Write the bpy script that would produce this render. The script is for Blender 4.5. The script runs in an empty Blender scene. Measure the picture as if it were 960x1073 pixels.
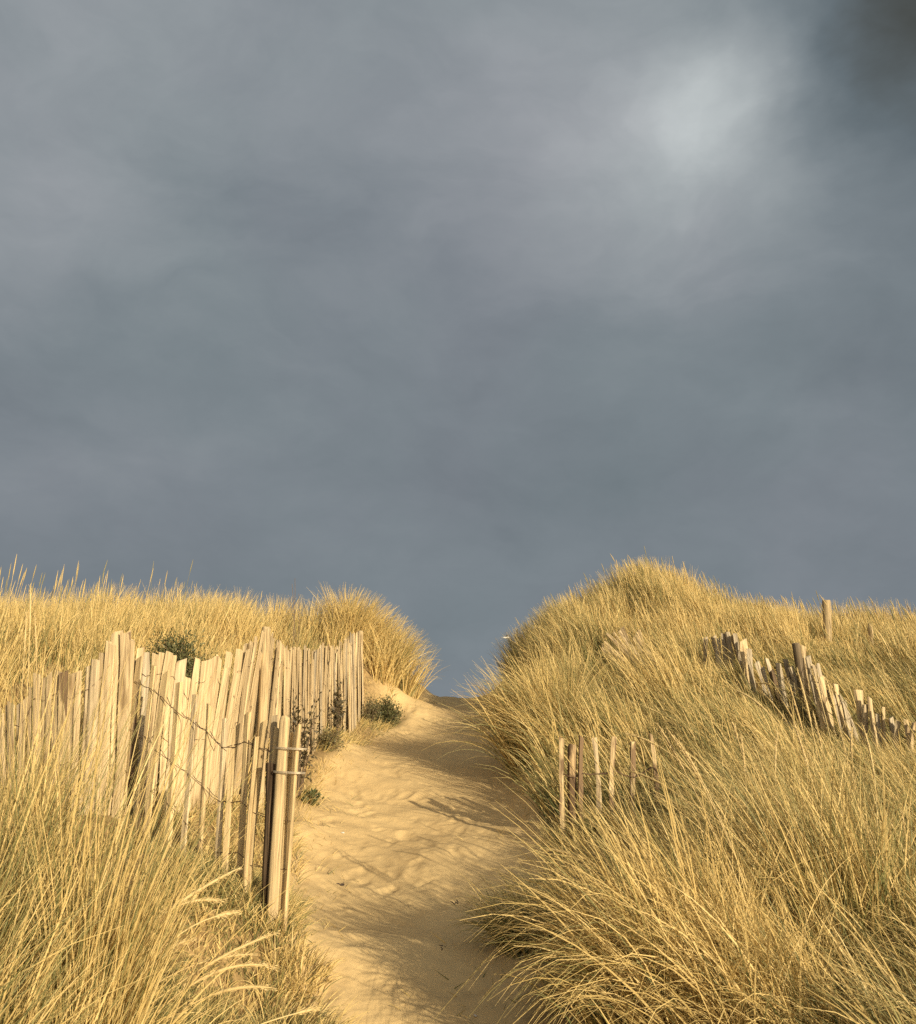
import bpy, bmesh, math, random
import numpy as np
from mathutils import Vector, Matrix

RNG = np.random.default_rng(7)
random.seed(7)
R = math.radians
sc = bpy.context.scene
COL = sc.collection

# ------------------------------------------------------------------ camera
EYE = np.array([0.0, 0.0, 1.6]); PITCH = R(14.0); F = 1000.0; W0, H0 = 960.0, 1073.0
cam_d = bpy.data.cameras.new('camera'); cam = bpy.data.objects.new('camera', cam_d); COL.objects.link(cam)
cam.location = EYE; cam.rotation_euler = (R(90) + PITCH, 0, 0)
cam_d.sensor_fit = 'HORIZONTAL'; cam_d.sensor_width = 36; cam_d.lens = 36 * F / W0
cam_d.clip_start = 0.05; cam_d.clip_end = 8000
sc.camera = cam

def ray(px, py):
    u = (px - W0 / 2) / F; v = (H0 / 2 - py) / F
    return np.array([u, math.cos(PITCH) - v * math.sin(PITCH), math.sin(PITCH) + v * math.cos(PITCH)])

def P(px, py, Y):
    """world point at depth Y that the photograph shows at px, py"""
    d = ray(px, py)
    return EYE + d * (Y / d[1])

def project(p):
    p = np.asarray(p, float) - EYE
    yc = p[..., 1] * math.cos(PITCH) + p[..., 2] * math.sin(PITCH)
    zc = -p[..., 1] * math.sin(PITCH) + p[..., 2] * math.cos(PITCH)
    yc = np.where(yc < 0.05, 0.05, yc)
    return W0 / 2 + F * p[..., 0] / yc, H0 / 2 - F * zc / yc

# ------------------------------------------------------------------ ground height
EY = np.array([-20, 0, 3, 5, 6.5, 8, 10, 12, 14, 15, 17, 19, 24, 60.])
EL = np.array([-1.0, -.8, -.75, -.75, -1.0, -1.25, -1.35, -1.22, -.9, -.7, -.45, -.4, -.8, -3.])
ER = np.array([.6, .5, .3, .22, .42, .6, .68, .72, .72, .7, .66, .62, .9, 3.])
left_edge = lambda y: np.interp(y, EY, EL)
right_edge = lambda y: np.interp(y, EY, ER)

PATHZ = [(-12, -.9), (-6, -.4), (-3, -.15), (0, 0), (3, .09), (5, .27), (6.5, .5), (8, .78), (10, 1.18), (12, 1.58), (14, 1.95), (16, 2.3), (18, 2.53), (19, 2.58), (20, 2.55), (23, 2.1), (28, 1.0), (34, -.3)]
ctrl = []
for y, z in PATHZ:
    a, b = left_edge(y), right_edge(y)
    ctrl += [((a + b) / 2, y, z), (a, y, z + .03), (b, y, z + .04)]
for q in [(295, 968, 5.6), (230, 940, 6.0), (160, 890, 6.7), (325, 793, 10.5), (378, 747, 14), (250, 834, 7.9), (180, 852, 7.3),
          (120, 868, 6.8), (60, 866, 6.9), (0, 885, 7.2), (-150, 900, 7.5),
          (0, 672, 13), (100, 670, 13), (200, 664, 14), (300, 674, 15), (370, 682, 15.5), (405, 705, 15.7), (440, 727, 17),
          (670, 622, 17), (600, 658, 16.5), (560, 695, 16), (740, 645, 17), (850, 683, 16), (960, 690, 16)]:
    ctrl.append(tuple(P(*q)))
ctrl += [(-1.5, 3.5, .35), (-1.2, 4.6, .42), (-2.5, 4.5, .55), (-4, 4, .8), (-2.3, 10.5, 1.85), (-3, 9, 1.9), (-4.5, 9.5, 2.2),
         (-3, 20, 2.9), (-7, 20, 2.9), (-12, 13, 3.3), (-12, 20, 2.9), (-2, 19, 3.0), (-1.2, 19, 2.8), (-12, 6, 1.6), (-8, 8, 1.9),
         (1.0, 4.3, .36), (.8, 5, .38), (1.3, 6, .6), (1.0, 8, .95), (2, 5, .5), (3, 5, .6), (2, 8, 1.05), (3, 8, 1.1), (1.2, 10, 1.5),
         (1.15, 12, 2.0), (1.25, 14, 2.55), (1.0, 18, 2.85), (1.8, 18, 3.6), (2.5, 13.5, 2.9), (3.3, 12, 2.35), (2.2, 11, 1.95),
         (3.73, 10.5, 1.8), (4, 9.5, 1.45), (4.3, 9, 1.25), (5.2, 12, 2.5), (5.4, 14, 3.0), (7, 12, 2.6), (6, 9, 1.5), (4, 6.5, .8),
         (6, 5, .8), (8, 8, 1.3), (7.8, 18, 3.7), (12, 14, 3), (12, 8, 1.8), (3.2, 21, 3.7), (6, 21, 3.1), (12, 21, 3),
         (2, 0, .2), (-2, 0, .3), (3, -4, .1), (-3, -4, .1), (6, 0, .4), (-6, 0, .6), (6, -8, -.4), (-6, -8, -.4), (12, 0, .6), (-12, 0, .7),
         (-8, 28, 1.2), (8, 28, 1.2), (-10, 34, -.3), (10, 34, -.3), (4, 28, 1.3), (-4, 28, 1.3)]
ctrl = np.array(ctrl, float)

def tps_fit(c, lam=0.02):
    n = len(c); X = c[:, :2]
    d = np.linalg.norm(X[:, None] - X[None], axis=2)
    K = np.where(d > 0, d * d * np.log(d + 1e-12), 0) + lam * np.eye(n)
    Pm = np.c_[np.ones(n), X]
    A = np.block([[K, Pm], [Pm.T, np.zeros((3, 3))]])
    return np.linalg.solve(A, np.r_[c[:, 2], 0, 0, 0])
TW = tps_fit(ctrl)

def tps(x, y):
    out = np.empty(x.shape); n = len(ctrl)
    xf, yf = x.ravel(), y.ravel(); of = out.ravel()
    for i in range(0, len(xf), 20000):
        xs, ys = xf[i:i + 20000, None], yf[i:i + 20000, None]
        d2 = (xs - ctrl[None, :, 0]) ** 2 + (ys - ctrl[None, :, 1]) ** 2
        k = .5 * d2 * np.log(d2 + 1e-12)
        of[i:i + 20000] = k @ TW[:n] + TW[n] + TW[n + 1] * xs[:, 0] + TW[n + 2] * ys[:, 0]
    return of.reshape(x.shape)

def smooth(a, b, t):
    t = np.clip((t - a) / (b - a), 0, 1); return t * t * (3 - 2 * t)

_wr = np.random.default_rng(3)
WAVES = [(f * math.cos(a), f * math.sin(a), p, amp) for f, a, p, amp in
         [(2 * math.pi / l, _wr.uniform(0, 6.28), _wr.uniform(0, 6.28), .028 * l ** .8) for l in _wr.uniform(.5, 3.2, 16)]]
def hummock(x, y):
    return sum(a * np.sin(kx * x + ky * y + p) for kx, ky, p, a in WAVES)

def on_path(x, y):
    """1 in the middle of the trodden sand, 0 outside"""
    a, b = left_edge(y), right_edge(y)
    return smooth(-.25, .2, x - a) * smooth(-.25, .2, b - x)

def H(x, y):
    x = np.asarray(x, float); y = np.asarray(y, float)
    xc, yc = np.clip(x, -13, 13), np.clip(y, -11, 35)
    h = tps(xc, yc)
    h = h + hummock(x, y) * (1 - on_path(x, y)) * .55
    d = np.maximum(np.abs(x - xc), np.maximum(y - yc, yc - y))
    far = np.where(y > 20, -2.6 - .02 * np.clip(y - 35, 0, 200), .2 + .35 * np.sin(x * .13 + 1) * np.cos(y * .11) + .25 * np.sin(x * .31 + y * .23))
    t = smooth(0, 14, d)
    return h * (1 - t) + far * t

def H1(x, y): return float(H(np.array([x]), np.array([y]))[0])

# ------------------------------------------------------------------ materials
def mat(name):
    m = bpy.data.materials.new(name); m.use_nodes = True
    nt = m.node_tree; b = nt.nodes['Principled BSDF']
    return m, nt, b
def N(nt, kind, **kw):
    n = nt.nodes.new(kind)
    for k, v in kw.items(): setattr(n, k, v)
    return n
def ramp(nt, stops):
    r = N(nt, 'ShaderNodeValToRGB'); e = r.color_ramp.elements
    while len(e) < len(stops): e.new(.5)
    for el, (p, c) in zip(e, stops): el.position = p; el.color = (*c, 1)
    return r

# sand, with a mat of dead stems where grass grows ("litter" is a property of the ground)
sand, nt, b = mat('sand')
tc = N(nt, 'ShaderNodeTexCoord')
n1 = N(nt, 'ShaderNodeTexNoise'); n1.inputs['Scale'].default_value = 1.7; n1.inputs['Detail'].default_value = 6
n2 = N(nt, 'ShaderNodeTexNoise'); n2.inputs['Scale'].default_value = 260; n2.inputs['Detail'].default_value = 3
n3 = N(nt, 'ShaderNodeTexNoise'); n3.inputs['Scale'].default_value = 22; n3.inputs['Detail'].default_value = 5
for n in (n1, n2, n3): nt.links.new(tc.outputs['Object'], n.inputs['Vector'])
r1 = ramp(nt, [(.3, (.44, .31, .145)), (.7, (.53, .38, .18))]); nt.links.new(n1.outputs['Fac'], r1.inputs['Fac'])
r2 = ramp(nt, [(.34, (.55, .52, .48)), (.46, (1, 1, 1)), (.8, (1.0, 1.0, 1.0))]); nt.links.new(n2.outputs['Fac'], r2.inputs['Fac'])
mx = N(nt, 'ShaderNodeMixRGB', blend_type='MULTIPLY'); mx.inputs['Fac'].default_value = .3
nt.links.new(r1.outputs['Color'], mx.inputs['Color1']); nt.links.new(r2.outputs['Color'], mx.inputs['Color2'])
lit = N(nt, 'ShaderNodeAttribute', attribute_name='litter')
r3 = ramp(nt, [(.35, (.13, .085, .035)), (.65, (.30, .20, .085))]); nt.links.new(n3.outputs['Fac'], r3.inputs['Fac'])
mx2 = N(nt, 'ShaderNodeMixRGB'); nt.links.new(lit.outputs['Fac'], mx2.inputs['Fac'])
nt.links.new(mx.outputs['Color'], mx2.inputs['Color1']); nt.links.new(r3.outputs['Color'], mx2.inputs['Color2'])
nt.links.new(mx2.outputs['Color'], b.inputs['Base Color'])
b.inputs['Roughness'].default_value = .95; b.inputs['Specular IOR Level'].default_value = .15
bp = N(nt, 'ShaderNodeBump'); bp.inputs['Strength'].default_value = .28; bp.inputs['Distance'].default_value = .002
bp2 = N(nt, 'ShaderNodeBump'); bp2.inputs['Strength'].default_value = .4; bp2.inputs['Distance'].default_value = .012
nt.links.new(n2.outputs['Fac'], bp.inputs['Height']); nt.links.new(n3.outputs['Fac'], bp2.inputs['Height'])
nt.links.new(bp2.outputs['Normal'], bp.inputs['Normal']); nt.links.new(bp.outputs['Normal'], b.inputs['Normal'])

def grass_mat(name, stops, tipmix, tipcol, transl=.25):
    m, nt, b = mat(name)
    t = N(nt, 'ShaderNodeAttribute', attribute_name='tone'); s = N(nt, 'ShaderNodeAttribute', attribute_name='along')
    r = ramp(nt, stops); nt.links.new(t.outputs['Fac'], r.inputs['Fac'])
    mm = N(nt, 'ShaderNodeMath', operation='MULTIPLY'); mm.inputs[1].default_value = tipmix
    pw = N(nt, 'ShaderNodeMath', operation='POWER'); pw.inputs[1].default_value = 2.0
    nt.links.new(s.outputs['Fac'], pw.inputs[0]); nt.links.new(pw.outputs[0], mm.inputs[0])
    x = N(nt, 'ShaderNodeMixRGB'); x.inputs['Color2'].default_value = (*tipcol, 1)
    nt.links.new(mm.outputs[0], x.inputs['Fac']); nt.links.new(r.outputs['Color'], x.inputs['Color1'])
    nt.links.new(x.outputs['Color'], b.inputs['Base Color'])
    b.inputs['Roughness'].default_value = .55; b.inputs['Specular IOR Level'].default_value = .3
    tr = N(nt, 'ShaderNodeBsdfTranslucent'); nt.links.new(x.outputs['Color'], tr.inputs['Color'])
    ms = N(nt, 'ShaderNodeMixShader'); ms.inputs['Fac'].default_value = transl
    out = nt.nodes['Material Output']
    nt.links.new(b.outputs[0], ms.inputs[1]); nt.links.new(tr.outputs[0], ms.inputs[2]); nt.links.new(ms.outputs[0], out.inputs['Surface'])
    return m
GRASS = grass_mat('marram_blades', [(0, (.07, .095, .032)), (.3, (.165, .165, .056)), (.6, (.41, .30, .105)), (1, (.67, .495, .205))], .38, (.57, .43, .18), .3)
SPIKE = grass_mat('marram_spikes', [(0, (.40, .28, .11)), (1, (.56, .43, .20))], .25, (.55, .42, .2), .15)
LEAF = grass_mat('shrub_leaves', [(0, (.04, .05, .018)), (1, (.11, .115, .04))], .2, (.10, .11, .04), .2)
BUSHL = grass_mat('olive_bush_leaves', [(0, (.055, .06, .022)), (1, (.15, .14, .055))], .3, (.2, .17, .07), .25)
SPRIG = grass_mat('sprig_leaves', [(0, (.07, .07, .03)), (1, (.17, .14, .06))], .2, (.18, .14, .06), .2)
TWIGLEAF = grass_mat('sprig_dark_leaves', [(0, (.035, .03, .014)), (1, (.10, .075, .035))], .2, (.10, .07, .03), .1)

def wood_mat(name, dark, light, bark=None):
    m, nt, b = mat(name)
    tc = N(nt, 'ShaderNodeTexCoord'); oi = N(nt, 'ShaderNodeObjectInfo')
    mp = N(nt, 'ShaderNodeMapping'); mp.inputs['Scale'].default_value = (46, 46, 1.9)
    cx = N(nt, 'ShaderNodeCombineXYZ'); ml = N(nt, 'ShaderNodeMath', operation='MULTIPLY'); ml.inputs[1].default_value = 37
    nt.links.new(oi.outputs['Random'], ml.inputs[0]); nt.links.new(ml.outputs[0], cx.inputs['X']); nt.links.new(ml.outputs[0], cx.inputs['Z'])
    nt.links.new(cx.outputs[0], mp.inputs['Location']); nt.links.new(tc.outputs['Object'], mp.inputs['Vector'])
    g = N(nt, 'ShaderNodeTexNoise'); g.inputs['Scale'].default_value = 1.6; g.inputs['Detail'].default_value = 8; g.inputs['Distortion'].default_value = .6
    nt.links.new(mp.outputs[0], g.inputs['Vector'])
    r = ramp(nt, [(.28, dark), (.42, tuple(.5 * a + .5 * c for a, c in zip(dark, light))), (.62, light)])
    nt.links.new(g.outputs['Fac'], r.inputs['Fac'])
    mp2 = N(nt, 'ShaderNodeMapping'); mp2.inputs['Scale'].default_value = (9, 9, 2.2); nt.links.new(tc.outputs['Object'], mp2.inputs['Vector']); nt.links.new(cx.outputs[0], mp2.inputs['Location'])
    s = N(nt, 'ShaderNodeTexNoise'); s.inputs['Scale'].default_value = 1; s.inputs['Detail'].default_value = 4; nt.links.new(mp2.outputs[0], s.inputs['Vector'])
    rs = ramp(nt, [(.30, (.50, .44, .38)), (.42, (1, 1, 1))]); nt.links.new(s.outputs['Fac'], rs.inputs['Fac'])
    x = N(nt, 'ShaderNodeMixRGB', blend_type='MULTIPLY'); x.inputs['Fac'].default_value = .85
    nt.links.new(r.outputs['Color'], x.inputs['Color1']); nt.links.new(rs.outputs['Color'], x.inputs['Color2'])
    last = x.outputs['Color']
    if bark:
        rb = ramp(nt, [(.47, (0, 0, 0)), (.53, (1, 1, 1))]); nt.links.new(s.outputs['Fac'], rb.inputs['Fac'])
        y = N(nt, 'ShaderNodeMixRGB'); y.inputs['Color2'].default_value = (*bark, 1)
        nt.links.new(rb.outputs['Color'], y.inputs['Fac']); nt.links.new(last, y.inputs['Color1']); last = y.outputs['Color']
    # each piece of wood has weathered to its own brightness
    v = N(nt, 'ShaderNodeMapRange'); v.inputs['To Min'].default_value = .80; v.inputs['To Max'].default_value = 1.10
    nt.links.new(oi.outputs['Random'], v.inputs['Value'])
    hs = N(nt, 'ShaderNodeHueSaturation'); nt.links.new(v.outputs[0], hs.inputs['Value']); nt.links.new(last, hs.inputs['Color'])
    nt.links.new(hs.outputs[0], b.inputs['Base Color'])
    b.inputs['Roughness'].default_value = .85; b.inputs['Specular IOR Level'].default_value = .2
    bp = N(nt, 'ShaderNodeBump'); bp.inputs['Strength'].default_value = .9; bp.inputs['Distance'].default_value = .006
    nt.links.new(g.outputs['Fac'], bp.inputs['Height']); nt.links.new(bp.outputs[0], b.inputs['Normal'])
    return m
WOOD = wood_mat('weathered_chestnut', (.20, .135, .07), (.52, .395, .22))
GREYB = wood_mat('grey_beige_chestnut', (.17, .135, .09), (.44, .36, .24))
WOODG = wood_mat('grey_chestnut', (.20, .15, .09), (.45, .35, .21))
POSTM = wood_mat('round_post_wood', (.17, .12, .065), (.44, .33, .175))
NEARW = wood_mat('tan_chestnut', (.30, .21, .105), (.53, .395, .20))
POSTD = wood_mat('dark_grey_post_wood', (.06, .042, .025), (.20, .15, .09))
DARKW = wood_mat('dark_bark_wood', (.035, .022, .013), (.12, .08, .045))
BARKW = wood_mat('pale_wood_with_bark', (.24, .165, .085), (.54, .41, .22), (.17, .11, .06))
BARKP = wood_mat('peeling_bark_wood', (.20, .125, .06), (.48, .34, .18), (.12, .075, .04))
def plain(name, c, rough=.6, metal=0):
    m, nt, b = mat(name)
    tc = N(nt, 'ShaderNodeTexCoord'); n = N(nt, 'ShaderNodeTexNoise'); n.inputs['Scale'].default_value = 40
    nt.links.new(tc.outputs['Object'], n.inputs['Vector'])
    r = ramp(nt, [(.3, tuple(.7 * k for k in c)), (.7, tuple(min(1, 1.15 * k) for k in c))]); nt.links.new(n.outputs['Fac'], r.inputs['Fac'])
    nt.links.new(r.outputs[0], b.inputs['Base Color']); b.inputs['Roughness'].default_value = rough; b.inputs['Metallic'].default_value = metal
    return m
RUST = plain('rusty_wire', (.10, .055, .03), .7, .3)
ZINC = plain('pale_wire', (.5, .42, .3), .45, .5)
STEM = plain('woody_stem', (.13, .085, .045), .8)
WHITE = plain('white_feathers', (.78, .78, .76), .7)
GREYF = plain('grey_feathers', (.22, .23, .25), .7)
BEAK = plain('yellow_beak', (.6, .38, .05), .5)
SHELL = plain('bleached_shell', (.66, .6, .5), .5)
TWIGM = plain('dead_twig', (.07, .045, .03), .85)

# ------------------------------------------------------------------ mesh helpers
def link(name, me, parent=None, loc=None, m=None):
    o = bpy.data.objects.new(name, me); COL.objects.link(o)
    if parent is not None: o.parent = parent
    if loc is not None: o.location = loc
    if m is not None: me.materials.append(m)
    return o
def tag(o, label, cat, group=None, kind=None):
    if label: o['label'] = label
    if cat: o['category'] = cat
    if group: o['group'] = group
    if kind: o['kind'] = kind
    return o
def thing(name, label, cat, loc, group=None):
    o = bpy.data.objects.new(name, None); COL.objects.link(o); o.location = loc; o.empty_display_size = .2
    return tag(o, label, cat, group)

def quads_mesh(name, V, Q, attrs=None, smooth_=True):
    """V (n,3), Q (m,4) numpy -> mesh, fast"""
    me = bpy.data.meshes.new(name)
    me.vertices.add(len(V)); me.vertices.foreach_set('co', np.ascontiguousarray(V, dtype=np.float32).ravel())
    me.loops.add(Q.size); me.loops.foreach_set('vertex_index', np.ascontiguousarray(Q, dtype=np.int32).ravel())
    me.polygons.add(len(Q)); me.polygons.foreach_set('loop_start', np.arange(0, Q.size, 4, dtype=np.int32))
    me.polygons.foreach_set('use_smooth', np.full(len(Q), smooth_, dtype=bool))
    for k, a in (attrs or {}).items():
        at = me.attributes.new(k, 'FLOAT', 'POINT'); at.data.foreach_set('value', np.ascontiguousarray(a, dtype=np.float32))
    me.update(calc_edges=True); me.validate()
    return me

def blade_arrays(root, L, az, tilt, bend, width, tone, seg=5, rng=RNG):
    n = len(L); s = np.linspace(0, 1, seg + 1)
    sm = (s[:-1] + s[1:]) / 2
    a = np.clip(tilt[:, None] + bend[:, None] * sm[None] ** 1.4, -2.4, 2.4)
    st = (L / seg)[:, None]
    dx = np.sin(a) * st; dz = np.cos(a) * st
    cx = np.concatenate([np.zeros((n, 1)), np.cumsum(dx, 1)], 1); cz = np.concatenate([np.zeros((n, 1)), np.cumsum(dz, 1)], 1)
    ca, sa = np.cos(az)[:, None], np.sin(az)[:, None]
    # a little sideways sway, so that blades cross each other
    sway = (rng.normal(0, .05, n) * L)[:, None] * s[None] ** 2
    c = np.stack([root[:, 0:1] + cx * ca - sway * sa, root[:, 1:2] + cx * sa + sway * ca, root[:, 2:3] + cz], 2)
    ae = np.clip(tilt[:, None] + bend[:, None] * s[None] ** 1.4, -2.4, 2.4)
    nx, nz = -np.cos(ae), np.sin(ae)
    phi = rng.uniform(0, math.pi, n)[:, None]
    wx = np.cos(phi) * -sa + np.sin(phi) * nx * ca; wy = np.cos(phi) * ca + np.sin(phi) * nx * sa; wz = np.sin(phi) * nz
    w = (width[:, None] * (1 - .88 * s[None] ** 1.6) / 2)
    wv = np.stack([wx * w, wy * w, wz * w], 2)
    V = np.stack([c - wv, c + wv], 2).reshape(-1, 3)
    base = (np.arange(n) * (2 * (seg + 1)))[:, None] + np.arange(seg)[None] * 2
    Q = np.stack([base, base + 1, base + 3, base + 2], 2).reshape(-1, 4)
    return V, Q, np.repeat(tone, 2 * (seg + 1)), np.tile(np.repeat(s, 2), n)

class Acc:
    def __init__(self): self.V, self.Q, self.T, self.S, self.n = [], [], [], [], 0
    def add(self, V, Q, T, S):
        self.V.append(V); self.Q.append(Q + self.n); self.T.append(T); self.S.append(S); self.n += len(V)
    def mesh(self, name, origin=(0, 0, 0)):
        return quads_mesh(name, np.concatenate(self.V) - np.array(origin), np.concatenate(self.Q), {'tone': np.concatenate(self.T), 'along': np.concatenate(self.S)})

def tube_arrays(pts, radii, sides=6):
    pts = np.asarray(pts, float); k = len(pts); radii = np.broadcast_to(np.asarray(radii, float), (k,))
    t = np.gradient(pts, axis=0); t /= np.linalg.norm(t, axis=1)[:, None] + 1e-12
    up = np.array([0, 0, 1.]) if abs(t[0, 2]) < .9 else np.array([1., 0, 0])
    a = np.cross(t, up); a /= np.linalg.norm(a, axis=1)[:, None] + 1e-12; bb = np.cross(t, a)
    th = np.linspace(0, 2 * math.pi, sides, endpoint=False)
    V = pts[:, None] + radii[:, None, None] * (np.cos(th)[None, :, None] * a[:, None] + np.sin(th)[None, :, None] * bb[:, None])
    i = np.arange(k - 1)[:, None] * sides; j = np.arange(sides)[None]; j2 = (j + 1) % sides
    Q = np.stack([i + j, i + j2, i + sides + j2, i + sides + j], 2).reshape(-1, 4)
    return V.reshape(-1, 3), Q

def stalk_arrays(base, tip, bow, head=.2, r=.0045, seg=14, sides=6, tone=.6):
    """a flowering stem: thin straw with a thick tapering spike at the end"""
    base, tip = np.asarray(base, float), np.asarray(tip, float)
    L = np.linalg.norm(tip - base); h = min(head / L, .8)
    s = np.r_[np.linspace(0, 1 - h, seg - 7, endpoint=False), np.linspace(1 - h, 1, 8)]
    mid = (base + tip) / 2 + np.asarray(bow)
    pts = ((1 - s) ** 2)[:, None] * base + (2 * s * (1 - s))[:, None] * mid + (s ** 2)[:, None] * tip
    hh = np.clip((s - (1 - h)) / h, 0, 1)
    rad = np.where(s < 1 - h - 1e-6, r * .38, r * np.interp(hh, [0, .12, .35, .7, .93, 1], [.4, .85, 1.0, .8, .4, .08]))
    rad = rad * RNG.uniform(.88, 1.12, len(rad))
    V, Q = tube_arrays(pts, rad, sides)
    return V, Q, np.full(len(V), tone), np.repeat(s, sides)

# ------------------------------------------------------------------ the ground sheet
def axis(parts):
    out = [parts[0][0]]
    for a, b_, st in parts:
        n = max(1, int(round((b_ - a) / st))); out += list(np.linspace(a, b_, n + 1)[1:])
    return np.array(out)
gx = axis([(-3000, -400, 500), (-400, -60, 40), (-60, -14, 4), (-14, -5, .35), (-5, -1.9, .12), (-1.9, 1.5, .024), (1.5, 5, .12), (5, 14, .35), (14, 60, 4), (60, 400, 40), (400, 3000, 500)])
gy = axis([(-3000, -400, 500), (-400, -60, 40), (-60, -10, 3), (-10, 2.5, .3), (2.5, 10, .022), (10, 20, .035), (20, 36, .3), (36, 70, 4), (70, 400, 40), (400, 3000, 500)])
X, Y = np.meshgrid(gx, gy)
Z = H(X, Y)
# footprints, scuffs and small ripples in the trodden sand
core = (X > -2) & (X < 1.6) & (Y > 2.4) & (Y < 20.2)
op = on_path(X, Y)
fr = np.random.default_rng(21)
dZ = np.zeros_like(Z)
iy0 = np.searchsorted(gy, 2.5)
def dent(cx, cy, ang, la, lb, dep, rim):
    j0, j1 = np.searchsorted(gx, [cx - .45, cx + .45]); i0, i1 = np.searchsorted(gy, [cy - .45, cy + .45])
    xx, yy = X[i0:i1, j0:j1] - cx, Y[i0:i1, j0:j1] - cy
    u = xx * math.cos(ang) + yy * math.sin(ang); v = -xx * math.sin(ang) + yy * math.cos(ang)
    q = np.sqrt((u / la) ** 2 + (v / lb) ** 2)
    dZ[i0:i1, j0:j1] += -dep * np.exp(-q ** 5) + rim * np.exp(-((q - 1.35) / .30) ** 2) * (1 + .5 * np.tanh(u / la))
for k in range(420):
    y = 2.8 + 16.5 * fr.random() ** 1.25; a, b_ = left_edge(y), right_edge(y)
    dent(fr.uniform(a - .05, b_ + .05), y, fr.normal(math.pi / 2, .5) + (math.pi if fr.random() < .5 else 0), fr.uniform(.09, .15), fr.uniform(.04, .065), fr.uniform(.003, .012), fr.uniform(.001, .005))
for k in range(1600):
    y = 2.8 + 16.5 * fr.random() ** 1.25; a, b_ = left_edge(y), right_edge(y)
    dent(fr.uniform(a - .2, b_ + .2), y, fr.uniform(0, 6.28), fr.uniform(.02, .09), fr.uniform(.012, .035), fr.uniform(-.006, .010), fr.uniform(0, .003))
rip = sum(am * np.sin(X * kx + Y * ky + ph + 1.3 * np.sin(X * 3.1 + Y * 2.3 + ph)) for kx, ky, ph, am in
          [(9, 17, 0, .0030), (-7, 13, 1, .0035), (15, 22, 2, .0022), (3, 6, 4, .008), (-5, 3.5, 5, .008), (26, 31, .4, .0014)])
Z = Z + np.where(core, (dZ + rip) * smooth(.0, .6, op), 0)
lite = 1 - smooth(.0, .5, op)
_ny = np.sin(X * 5.1 + 1.2 * np.sin(Y * 3.3)) * .5 + .5
slope_sand = np.exp(-(((X + .70) / .40) ** 2 + ((Y - 15.0) / 1.0) ** 2))        # the bare sand bank below the far left tussock
strip = smooth(.0, .5, X - np.interp(Y, [7.8, 9.3, 10.5, 12, 14, 15], [-1.79, -1.67, -1.63, -1.54, -1.43, -1.4])) * smooth(7.4, 8.4, Y) * (X < 0) * (Y < 15)
lite = lite * (1 - np.clip(slope_sand * 1.5, 0, 1)) * (1 - .55 * np.clip(strip * (Y > 7.5), 0, 1))
lite = np.where(Y > 27, lite * smooth(40, 27, Y), lite)
nx_, ny_ = len(gx), len(gy)
ii = (np.arange(ny_ - 1)[:, None] * nx_ + np.arange(nx_ - 1)[None]).ravel()
Qg = np.stack([ii, ii + 1, ii + nx_ + 1, ii + nx_], 1)
ground = link('ground', quads_mesh('ground', np.stack([X.ravel(), Y.ravel(), Z.ravel()], 1), Qg, {'litter': lite.ravel()}), m=sand)
ground['kind'] = 'structure'

def Hs(x, y):
    """height of the built sheet (with its dents) - bilinear"""
    x = np.atleast_1d(x).astype(float); y = np.atleast_1d(y).astype(float)
    j = np.clip(np.searchsorted(gx, x) - 1, 0, nx_ - 2); i = np.clip(np.searchsorted(gy, y) - 1, 0, ny_ - 2)
    u = (x - gx[j]) / (gx[j + 1] - gx[j]); v = (y - gy[i]) / (gy[i + 1] - gy[i])
    return (Z[i, j] * (1 - u) * (1 - v) + Z[i, j + 1] * u * (1 - v) + Z[i + 1, j] * (1 - u) * v + Z[i + 1, j + 1] * u * v)
def Hs1(x, y): return float(Hs(x, y)[0])

# the sea beyond the dunes
seam, nt, b = mat('sea_water')
b.inputs['Base Color'].default_value = (.05, .075, .085, 1); b.inputs['Roughness'].default_value = .25
n = N(nt, 'ShaderNodeTexNoise'); n.inputs['Scale'].default_value = .8; n.inputs['Detail'].default_value = 6
bp = N(nt, 'ShaderNodeBump'); bp.inputs['Strength'].default_value = .4; nt.links.new(n.outputs['Fac'], bp.inputs['Height']); nt.links.new(bp.outputs[0], b.inputs['Normal'])
tcs = N(nt, 'ShaderNodeTexCoord'); nt.links.new(tcs.outputs['Object'], n.inputs['Vector'])
sea = link('sea', quads_mesh('sea', np.array([[-3000, 90, -3.2], [3000, 90, -3.2], [3000, 3000, -3.2], [-3000, 3000, -3.2]]), np.array([[0, 1, 2, 3]])), m=seam)
sea['kind'] = 'structure'

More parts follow.
